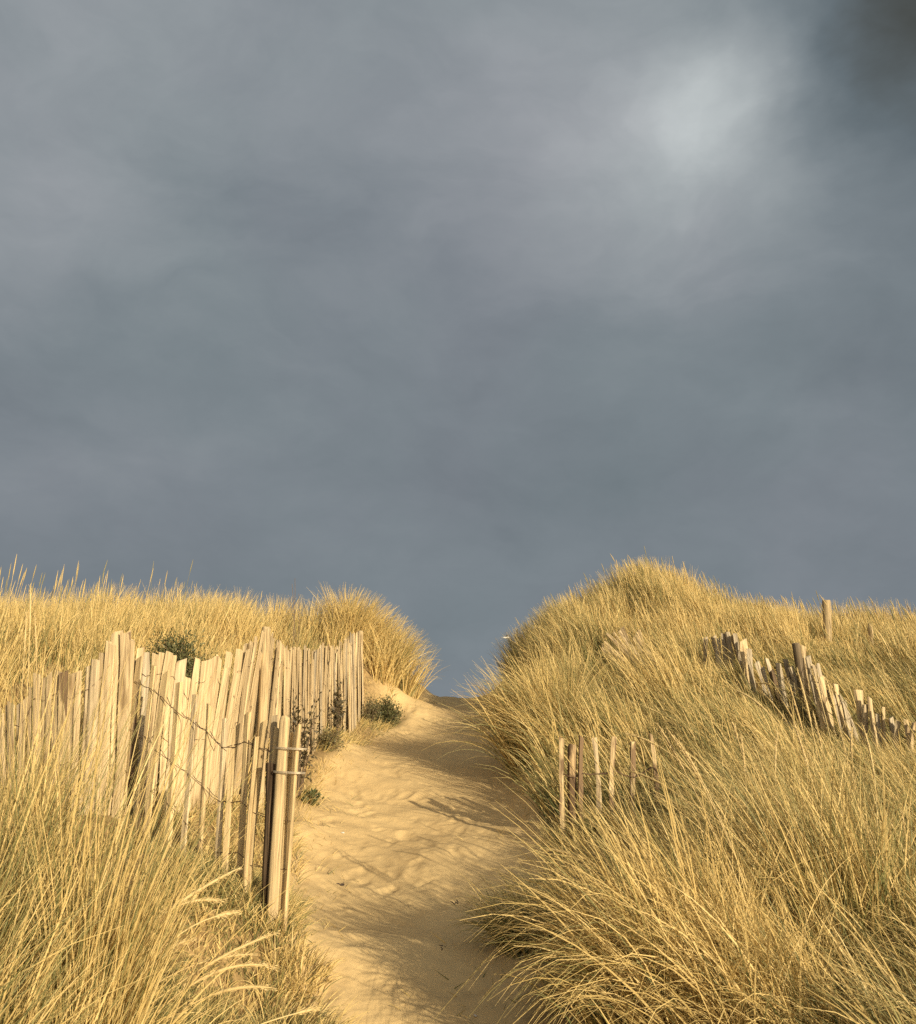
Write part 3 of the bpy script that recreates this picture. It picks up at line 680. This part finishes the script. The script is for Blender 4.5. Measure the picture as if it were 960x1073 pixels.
# right foreground
tussock('broad golden tussock in the bottom right whose blades arch over onto the sand path', 765, 1040, 4.5, .40, 6600, 1.0, WEST - .1, .40, .34, 1.3, .0044, .72)
tussock('tall straw tussock with fat bent seed heads right of the short row of pales', 805, 985, 4.9, .4, 2600, .95, WEST - .5, .38, .35, .55, .0046, .58,
        [(688, 757, 800, 1000, 5.2, 4.8, .42, .010), (697, 761, 806, 1003, 5.2, 4.8, .42, .011), (706, 770, 800, 995, 5.1, 4.8, .38, .010), (655, 768, 790, 900, 6.0, 5.6, .3, .009), (652, 806, 780, 915, 6.0, 5.4, .32, .010),
         (612, 855, 720, 960, 5.4, 5.0, .25, .008), (565, 890, 700, 985, 5.2, 4.8, .25, .012), (660, 880, 700, 960, 5.2, 5.0, .12, .009)])
tussock('upright tussock of slim pale seed heads near the right edge of the foreground', 880, 950, 5.3, .42, 2400, .85, WEST - .9, .28, .35, .5, .0046, .52,
        [(776, 768, 783, 900, 5.6, 5.4, .24, .008), (815, 765, 822, 900, 5.6, 5.4, .26, .008), (832, 757, 875, 900, 5.6, 5.4, .3, .010), (852, 745, 890, 880, 5.8, 5.5, .26, .008), (893, 762, 908, 880, 5.8, 5.5, .26, .008), (903, 757, 918, 900, 5.8, 5.5, .34, .010),
         (768, 757, 800, 870, 5.8, 5.5, .12, .009), (945, 850, 960, 985, 5.2, 5.1, .22, .008), (808, 850, 815, 930, 5.4, 5.3, .12, .007)])
tussock('loose tussock whose seed heads rise before the dark post of the broken right fence', 870, 835, 7.3, .4, 1500, .75, WEST - .6, .35, .3, .5, .0055, .45,
        [(835, 700, 862, 830, 7.7, 7.4, .5, .013), (825, 711, 858, 830, 7.7, 7.4, .4, .012), (850, 700, 880, 830, 7.7, 7.4, .4, .010), (865, 708, 895, 820, 7.8, 7.4, .45, .012), (870, 716, 892, 815, 7.8, 7.4, .35, .010), (770, 723, 840, 800, 7.9, 7.5, .35, .012), (797, 724, 850, 800, 7.9, 7.5, .35, .010), (812, 722, 850, 800, 7.9, 7.5, .3, .009), (792, 716, 818, 728, 9.2, 9.0, .16, .010)])
tussock('greenish tussock hanging over the shaded right edge of the path below the mound', 585, 800, 10.6, .5, 5600, .95, WEST + .15, .38, .4, .75, .006, .42)
tussock('grass tussock with reddish gold tips on the right dune shoulder nearest the gull', 600, 722, 14.0, .5, 2800, .70, WEST - .2, .36, .4, .5, .007, .58,
        [(545, 680, 590, 740, 13.7, 14, .2, .010), (540, 690, 585, 750, 13.6, 14, .2, .009)])
tussock('shaggy tussock between the short pale row and the overhanging dune shoulder', 665, 770, 10.8, .6, 2600, .85, WEST - .4, .5, .35, .55, .006, .50)
tussock('low dark green tussock beside the path below the foot of the short right fence', 572, 950, 6.0, .28, 1700, .42, WEST, .55, .5, .8, .005, .34)
# left
tussock('tall straw and green tussock filling the bottom left corner', 10, 1080, 3.6, .36, 3600, 1.2, .15, .10, .26, .35, .0042, .56)
tussock('tussock with thick feathery seed heads bending right before the open spaced left fence', 130, 1095, 3.7, .28, 2200, .62, .1, .8, .4, .9, .0042, .55,
        [(254, 908, 60, 1065, 4.3, 3.9, .38, .012), (236, 945, 70, 1060, 4.2, 3.9, .26, .010), (251, 956, 120, 1065, 4.2, 3.9, .12, .013), (292, 977, 130, 1075, 4.15, 3.9, .28, .010), (289, 1014, 130, 1100, 4.1, 3.9, .34, .011), (290, 1036, 140, 1105, 4.0, 3.9, .3, .010), (335, 1056, 180, 1120, 4.1, 3.9, .08, .010), (205, 984, 100, 1080, 4.1, 3.9, .2, .010), (98, 948, 85, 1090, 3.9, 3.8, .14, .007), (270, 1000, 110, 1080, 4.2, 3.9, .2, .009)])
tussock('slender straw tussock standing before the leftmost leaning pales', -10, 900, 5.9, .35, 1500, .75, .1, .12, .3, .35, .005, .72,
        [(32, 612, 20, 850, 6.6, 6.3, .5, .010), (28, 640, 15, 850, 6.5, 6.3, .35, .009), (36, 640, 30, 850, 6.6, 6.3, .4, .010), (120, 800, 95, 930, 5.2, 5.2, .2, .008)])
tussock('rounded golden tussock capping the mound above the far end of the left fence', 390, 706, 15.6, .66, 7600, .78, -.5, .18, .45, .7, .0078, .82)
tussock('short green tussock at the path edge below the wired bundle of posts', 308, 1045, 4.85, .22, 1700, .30, -.3, .3, .6, .8, .0042, .30)
tussock('low brownish tussock beside the foot of the wired bundle of posts', 316, 990, 5.4, .12, 500, .18, -.2, .3, .6, .6, .0042, .6)
# ------------------------------------------------------------------ shrubs and small plants
def leaf_arrays(c, d, L, w, rng):
    d = d / np.linalg.norm(d, axis=1)[:, None]
    a = np.cross(d, rng.normal(size=d.shape)); a /= np.linalg.norm(a, axis=1)[:, None]
    V = np.stack([c, c + d * (L * .5)[:, None] + a * (w / 2)[:, None], c + d * L[:, None], c + d * (L * .5)[:, None] - a * (w / 2)[:, None]], 1).reshape(-1, 3)
    Q = np.arange(len(c) * 4).reshape(-1, 4)
    return V, Q
def bush(name, label, cat, px, py, Yd, size, nst, nleaf, lw, m, seed, group=None, tmin=.3):
    """woody stems that fork, with leaves along their outer halves"""
    rng = np.random.default_rng(seed); c = P(px, py, Yd); c[2] = Hs1(c[0], c[1]) - .02
    root = thing(name, label, cat, tuple(c), group)
    runs, pos, dr = [], [], []
    sx, sy, sz = size
    for k in range(nst):
        a = rng.uniform(0, 6.28); q = rng.uniform(.15, 1); h = sz * math.sqrt(max(0.08, 1 - q * q * .85)) * rng.uniform(.75, 1.1)
        tip = np.array([sx * q * math.cos(a), sy * q * math.sin(a), h]); mid = tip * np.array([.35, .35, .6]) + rng.normal(0, .02, 3)
        s = np.linspace(0, 1, 6)[:, None]; p = 2 * s * (1 - s) * mid + s ** 2 * tip
        runs.append((p + c, np.linspace(.006, .0018, 6)))
        m_ = nleaf // nst; t = rng.uniform(tmin, 1.0, m_)[:, None]; pp = 2 * t * (1 - t) * mid + t ** 2 * tip
        jit = rng.normal(0, 1, (m_, 3)) * np.array([sx, sy, sz]) * .11
        pos.append(pp + jit); dr.append(jit / np.array([sx, sy, sz]) * 6 + rng.normal(0, .6, (m_, 3)) + np.array([0, 0, .5]))
    tubes_obj('stem', runs, root, c, STEM)
    pos = np.concatenate(pos); dr = np.concatenate(dr); n = len(pos)
    pos[:, 2] = np.maximum(pos[:, 2], .015)
    V, Q = leaf_arrays(pos, dr, rng.uniform(.7, 1.4, n) * lw * 2.4, rng.uniform(.7, 1.3, n) * lw, rng)
    tone = np.clip(rng.normal(.45, .28, n), 0, 1)
    me = quads_mesh('foliage', V, Q, {'tone': np.repeat(tone, 4), 'along': np.tile([0, .5, 1, .5], n)}, False)
    link('foliage', me, root, m=m)
    return root
bush('low_bush', 'dark green rounded bush at the foot of the sandy bank past the far fence end', 'bush', 404, 757, 14.1, (.27, .25, .40), 40, 2600, .016, BUSHL, 1)
bush('low_bush', 'thin brownish green bush squeezed between the far fence end and the dark rounded bush', 'bush', 388, 757, 13.9, (.18, .2, .42), 24, 700, .014, SPRIG, 2)
bush('dune_shrub', 'wide dark shrub on the dune directly behind the leaning pales', 'bush', 183, 694, 10.4, (.50, .35, .66), 70, 5200, .017, BUSHL, 3, None, .45)
bush('leafy_sprig', 'larger twiggy grey leaved sprig growing against the close packed fence', 'plant', 314, 803, 9.3, (.24, .10, .86), 24, 700, .019, TWIGLEAF, 4, 'sprigs against the left fence', .62)
bush('leafy_sprig', 'slim twiggy sprig nearer the far end of the close packed fence', 'plant', 353, 775, 11.4, (.10, .06, .64), 13, 340, .021, TWIGLEAF, 5, 'sprigs against the left fence', .5)
bush('low_plant', 'small bright green plant on the sand just right of the wired post bundle', 'plant', 325, 842, 9.3, (.11, .10, .13), 14, 260, .022, LEAF, 6)
bush('low_plant', 'spreading grey green plant under the two sprigs at the path edge', 'plant', 345, 790, 11.0, (.26, .3, .22), 30, 700, .014, SPRIG, 7)
bush('low_bush', 'small dark green bush high on the face of the right dune', 'bush', 688, 640, 15.6, (.22, .2, .3), 24, 700, .016, LEAF, 8)

# tall dead stalks on the left skyline
c = P(310, 650, 14.2); c[2] = Hs1(c[0], c[1]) - .03
runs = []
for tx, ty, k in [(309, 606, 0), (306, 612, 1), (313, 622, 2), (303, 626, 3)]:
    t = P(tx, ty, 14.2); s = np.linspace(0, 1, 7)[:, None]; b0 = c + np.array([.04 * k - .06, 0, 0])
    runs.append((b0 + (t - b0) * s + np.array([[.03, 0, 0]]) * np.sin(s * 3.1), np.linspace(.007, .003, 7)))
o = tubes_obj('dry_stalk', runs, None, c, STEM); o.location = c; tag(o, 'bare forked dead stalk rising above the left dune into the sky', 'plant')

# ------------------------------------------------------------------ a gull far off over the beach
def gull(px, py, Yd):
    c = P(px, py, Yd)
    V, Q = [], []
    xs = np.array([-.24, -.2, -.12, 0, .12, .19, .235, .25]); rr = np.array([.008, .03, .058, .072, .055, .036, .03, .008])
    pts = np.stack([xs, np.zeros(8), np.array([.01, .006, 0, 0, .008, .02, .024, .022])], 1)
    v, q = tube_arrays(pts, rr, 10)
    o = link('gull', quads_mesh('gull', v, q), loc=c, m=WHITE); tag(o, 'tiny white gull flying in the gap of sky left of the right dune', 'bird')
    for s in (1, -1):
        span = np.linspace(0, .55, 8); lead = np.array([.09, .1, .12, .13, .12, .09, .04, -.02]); chord = np.array([.15, .15, .15, .14, .12, .10, .07, .015])
        z = .03 + .10 * np.sin(span / .55 * 2.2)
        top = np.stack([lead, s * (span + .03), z + .008], 1); bot = np.stack([lead - chord, s * (span + .03), z - .004], 1)
        V = np.concatenate([top, bot, top - [0, 0, .014], bot - [0, 0, .006]]); k = 8
        Q = [(i, i + 1, k + i + 1, k + i) for i in range(7)] + [(2 * k + i, 3 * k + i, 3 * k + i + 1, 2 * k + i + 1) for i in range(7)] + [(i, 2 * k + i, 2 * k + i + 1, i + 1) for i in range(7)] + [(k + i, k + i + 1, 3 * k + i + 1, 3 * k + i) for i in range(7)]
        link('wing', quads_mesh('wing', V, np.array(Q)), o, m=GREYF)
    tv = np.array([[-.2, .025, .01], [-.2, -.025, .01], [-.33, -.06, .012], [-.33, .06, .012], [-.2, .025, 0], [-.2, -.025, 0], [-.33, -.06, .006], [-.33, .06, .006]])
    link('tail', quads_mesh('tail', tv, np.array([[0, 1, 2, 3], [4, 7, 6, 5], [0, 3, 7, 4], [1, 5, 6, 2], [2, 6, 7, 3], [0, 4, 5, 1]]), None, False), o, m=WHITE)
    v, q = tube_arrays(np.array([[.24, 0, .022], [.27, 0, .019], [.295, 0, .012]]), np.array([.012, .009, .002]), 6)
    link('beak', quads_mesh('beak', v, q), o, m=BEAK)
    o.rotation_euler = (0, 0, R(8)); return o
gull(530, 668, 70)

# ------------------------------------------------------------------ bits lying on the sand
def on_sand(px, py):
    d = ray(px, py); t = 1.0
    for _ in range(4000):
        p = EYE + d * t
        if p[2] <= H1(p[0], p[1]): break
        t += .02
    p[2] = Hs1(p[0], p[1]); return p
def twig(label, px, py, L, ang, r=.006, fork=True):
    c = on_sand(px, py); rng = np.random.default_rng(int(px))
    s = np.linspace(-.5, .5, 7); d = np.array([math.cos(ang), math.sin(ang), 0]); nrm = np.array([-d[1], d[0], 0])
    pts = s[:, None] * L * d + nrm * (rng.normal(0, .012, 7))[:, None]
    pts[:, 2] = Hs(c[0] + pts[:, 0], c[1] + pts[:, 1]) - c[2] + r * .7
    runs = [(pts, np.linspace(r, r * .45, 7))]
    if fork:
        e = pts[3] + np.linspace(0, 1, 4)[:, None] * (d * .6 + nrm * .5) * L * .35; e[:, 2] += np.linspace(0, .015, 4); runs.append((e, np.linspace(r * .7, r * .3, 4)))
    o = tubes_obj('twig', runs, None, (0, 0, 0), TWIGM); o.location = c; tag(o, label, 'twig', 'twigs lying on the sand path'); return o
twig('short dark twig lying on sunlit sand right of the wired post bundle', 357, 928, .06, -.6, .006)
twig('small dark twig alone in the shaded sand of the path', 477, 945, .05, .4, .004, False)
twig('fine dark twig lying at the foot of the path near the broad golden tussock', 462, 997, .06, 1.7, .003, False)
def shell(label, px, py, s):
    c = on_sand(px, py); rng = np.random.default_rng(int(px))
    th = np.linspace(0, math.pi, 7); V, Q = [], []
    for i, q in enumerate(np.linspace(.05, 1, 5)):
        for t in np.linspace(-1.1, 1.1, 9): V.append((s * q * math.sin(t), s * q * math.cos(t) - s * .4, s * .35 * math.cos(q * 1.5) * (1 + .06 * math.sin(t * 12))))
    Q = [(i * 9 + j, i * 9 + j + 1, (i + 1) * 9 + j + 1, (i + 1) * 9 + j) for i in range(4) for j in range(8)]
    o = link('seashell', quads_mesh('seashell', np.array(V), np.array(Q)), loc=c + np.array([0, 0, .002]), m=SHELL)
    md = o.modifiers.new('thickness', 'SOLIDIFY'); md.thickness = .003
    o.rotation_euler = (0, 0, rng.uniform(0, 6)); tag(o, label, 'shell', 'pale shells on the path'); return o
shell('pale shell fragment on sunlit sand at the tip of the pointed shadow', 359, 873, .026)
shell('pale shell fragment at the very bottom of the path by the grass', 498, 1064, .018)

# broken straw blown over the sand
acc = Acc(); n = 900
yy = 3.6 + 13 * RNG.random(n) ** 1.3; sd_ = RNG.random(n) < .5; q = np.abs(RNG.normal(0, .22, n))
xx = np.where(sd_, left_edge(yy) + q - .05, right_edge(yy) - q + .05)
tufts(acc, xx, yy, 1, .01, .09, RNG.uniform(0, 6.28, n), 2.4, 0, .05, .004, .6, 3, lean_sd=1.0)
for i in range(len(acc.V)): acc.V[i][:, 2] += .022
stuff('straw_litter', acc, GRASS)

# ------------------------------------------------------------------ light and sky
SUN_AZ, SUN_EL = R(34), R(14)          # azimuth measured from straight behind the camera towards its right
sd = np.array([math.sin(SUN_AZ) * math.cos(SUN_EL), -math.cos(SUN_AZ) * math.cos(SUN_EL), math.sin(SUN_EL)])
ld = bpy.data.lights.new('sun', 'SUN'); ld.energy = 5.0; ld.angle = R(.55); ld.color = (1.0, .87, .64)
lo = bpy.data.objects.new('sun', ld); COL.objects.link(lo); lo.rotation_euler = Vector(sd).to_track_quat('Z', 'Y').to_euler()

w = bpy.data.worlds.new('World'); sc.world = w; w.use_nodes = True; nt = w.node_tree
bg = nt.nodes['Background']; bg.inputs['Strength'].default_value = .1
sky = N(nt, 'ShaderNodeTexSky', sky_type='NISHITA'); sky.sun_disc = False; sky.sun_elevation = SUN_EL
sky.sun_rotation = math.atan2(sd[0], sd[1]); sky.dust_density = 2.0
tc = N(nt, 'ShaderNodeTexCoord'); D = tc.outputs['Generated']
def math_(op, a, b_=None, c=None):
    n = N(nt, 'ShaderNodeMath', operation=op)
    for i, v in enumerate((a, b_, c)):
        if v is None: continue
        if isinstance(v, (int, float)): n.inputs[i].default_value = v
        else: nt.links.new(v, n.inputs[i])
    return n.outputs[0]
def vmath(op, a, b_):
    n = N(nt, 'ShaderNodeVectorMath', operation=op)
    for i, v in enumerate((a, b_)):
        if isinstance(v, (tuple, list, np.ndarray)): n.inputs[i].default_value = tuple(float(q) for q in v)
        else: nt.links.new(v, n.inputs[i])
    return n
def noise(scale, detail, vec, rough=.5, dist=0.):
    n = N(nt, 'ShaderNodeTexNoise'); n.inputs['Scale'].default_value = scale; n.inputs['Detail'].default_value = detail; n.inputs['Roughness'].default_value = rough; n.inputs['Distortion'].default_value = dist
    nt.links.new(vec, n.inputs['Vector']); return n
def smooth_(a, lo_, hi):
    n = N(nt, 'ShaderNodeMapRange', interpolation_type='SMOOTHSTEP'); nt.links.new(a, n.inputs['Value'])
    n.inputs['From Min'].default_value = lo_; n.inputs['From Max'].default_value = hi; return n.outputs[0]
wob = noise(2.2, 5, D, .6)
wob2 = noise(7.5, 5, vmath('MULTIPLY', D, (1, 1, 1.8)).outputs[0], .6)
Dw = vmath('ADD', D, vmath('MULTIPLY', vmath('SUBTRACT', wob.outputs['Color'], (.5, .5, .5)).outputs[0], (.20, .20, .13)).outputs[0]).outputs[0]
Dw = vmath('ADD', Dw, vmath('MULTIPLY', vmath('SUBTRACT', wob2.outputs['Color'], (.5, .5, .5)).outputs[0], (.06, .06, .05)).outputs[0]).outputs[0]
def lobe(px, py, p, vec=None):
    d = ray(px, py); d = d / np.linalg.norm(d)
    dt = vmath('DOT_PRODUCT', vmath('NORMALIZE', vec or Dw, (0, 0, 0)).outputs[0], d).outputs['Value']
    return math_('POWER', math_('MAXIMUM', dt, 0.0), float(p))
st = vmath('MULTIPLY', Dw, (1.0, 1.0, 2.0)).outputs[0]
nA = noise(1.9, 5, st, .5, .3).outputs['Fac']; nB = noise(5.0, 6, st, .55, .5).outputs['Fac']
v = math_('ADD', 1.24, math_('MULTIPLY', math_('SUBTRACT', nA, .5), .65))
v = math_('ADD', v, math_('MULTIPLY', math_('SUBTRACT', nB, .5), .46))
g1 = math_('MULTIPLY', lobe(735, 128, 650), .9); g2 = math_('MULTIPLY', lobe(745, 150, 80), .8); g3 = math_('MULTIPLY', lobe(0, 0, 22), .75)
g4 = math_('MULTIPLY', lobe(600, 60, 40), .45)
gm = math_('ADD', .6, math_('MULTIPLY', nB, .8))
nC = noise(13.0, 6, vmath('MULTIPLY', D, (1.0, 1.0, 1.7)).outputs[0], .6, .4).outputs['Fac']; v = math_('ADD', v, math_('MULTIPLY', math_('SUBTRACT', nC, .5), .20))
for g in (g1, g2, g3, g4): v = math_('ADD', v, math_('MULTIPLY', g, gm))
dk = math_('MULTIPLY', lobe(1060, -90, 60), .95); v = math_('SUBTRACT', v, dk)
v = math_('SUBTRACT', v, math_('MULTIPLY', lobe(900, 75, 500), .35))
sz = N(nt, 'ShaderNodeSeparateXYZ'); nt.links.new(D, sz.inputs[0])
v = math_('ADD', v, math_('MULTIPLY', smooth_(math_('MULTIPLY', sz.outputs['Z'], -1.0), -.42, -.02), .17))
v = math_('MAXIMUM', v, .18)
cr = N(nt, 'ShaderNodeValToRGB'); e = cr.color_ramp.elements
e[0].position = .0; e[0].color = (.0, .0, .0, 1); e[1].position = 1; e[1].color = (.92, .94, .94, 1)
for p_, c_ in [(.1, (.085, .088, .082)), (.25, (.173, .206, .232)), (.36, (.262, .298, .328)), (.5, (.40, .43, .455))]:
    q = e.new(p_); q.color = (*c_, 1)
nt.links.new(math_('MULTIPLY', v, .25), cr.inputs['Fac'])
CLOUD = N(nt, 'ShaderNodeMixRGB', blend_type='MULTIPLY'); CLOUD.inputs['Fac'].default_value = 1; nt.links.new(cr.outputs['Color'], CLOUD.inputs['Color1']); CLOUD.inputs['Color2'].default_value = (5.2, 5.2, 5.2, 1)
hue = N(nt, 'ShaderNodeMixRGB'); hue.inputs['Color1'].default_value = (.97, 1.005, 1.0, 1); hue.inputs['Color2'].default_value = (1.015, 1.0, 1.02, 1)
nt.links.new(smooth_(noise(2.6, 3, vmath('ADD', D, (3, 1, 2)).outputs[0]).outputs['Fac'], .35, .65), hue.inputs['Fac'])
CL2 = N(nt, 'ShaderNodeMixRGB', blend_type='MULTIPLY'); CL2.inputs['Fac'].default_value = 1
nt.links.new(CLOUD.outputs[0], CL2.inputs['Color1']); nt.links.new(hue.outputs[0], CL2.inputs['Color2']); CLOUD = CL2
# the storm fills the sky ahead; behind the camera it breaks open to the evening sky and bright cloud
sh = sd.copy(); sh[2] = .35; sh /= np.linalg.norm(sh)
dts = vmath('DOT_PRODUCT', D, sh).outputs['Value']
opn = smooth_(math_('ADD', dts, math_('MULTIPLY', math_('SUBTRACT', nA, .5), .5)), -.02, .75)
bright = N(nt, 'ShaderNodeMixRGB'); nt.links.new(smooth_(nB, .40, .62), bright.inputs['Fac'])
nt.links.new(sky.outputs[0], bright.inputs['Color1']); bright.inputs['Color2'].default_value = (7.0, 6.4, 5.4, 1)
fin = N(nt, 'ShaderNodeMixRGB'); nt.links.new(opn, fin.inputs['Fac']); nt.links.new(CLOUD.outputs[0], fin.inputs['Color1']); nt.links.new(bright.outputs[0], fin.inputs['Color2'])
nt.links.new(fin.outputs[0], bg.inputs['Color'])

# ------------------------------------------------------------------ view
sc.render.engine = 'CYCLES'
sc.view_settings.view_transform = 'Standard'; sc.view_settings.look = 'None'; sc.view_settings.gamma = 1.0; sc.view_settings.exposure = .6
sc.view_settings.use_curve_mapping = False
sc.cycles.max_bounces = 6; sc.cycles.diffuse_bounces = 3; sc.cycles.transmission_bounces = 3; sc.cycles.use_denoising = False
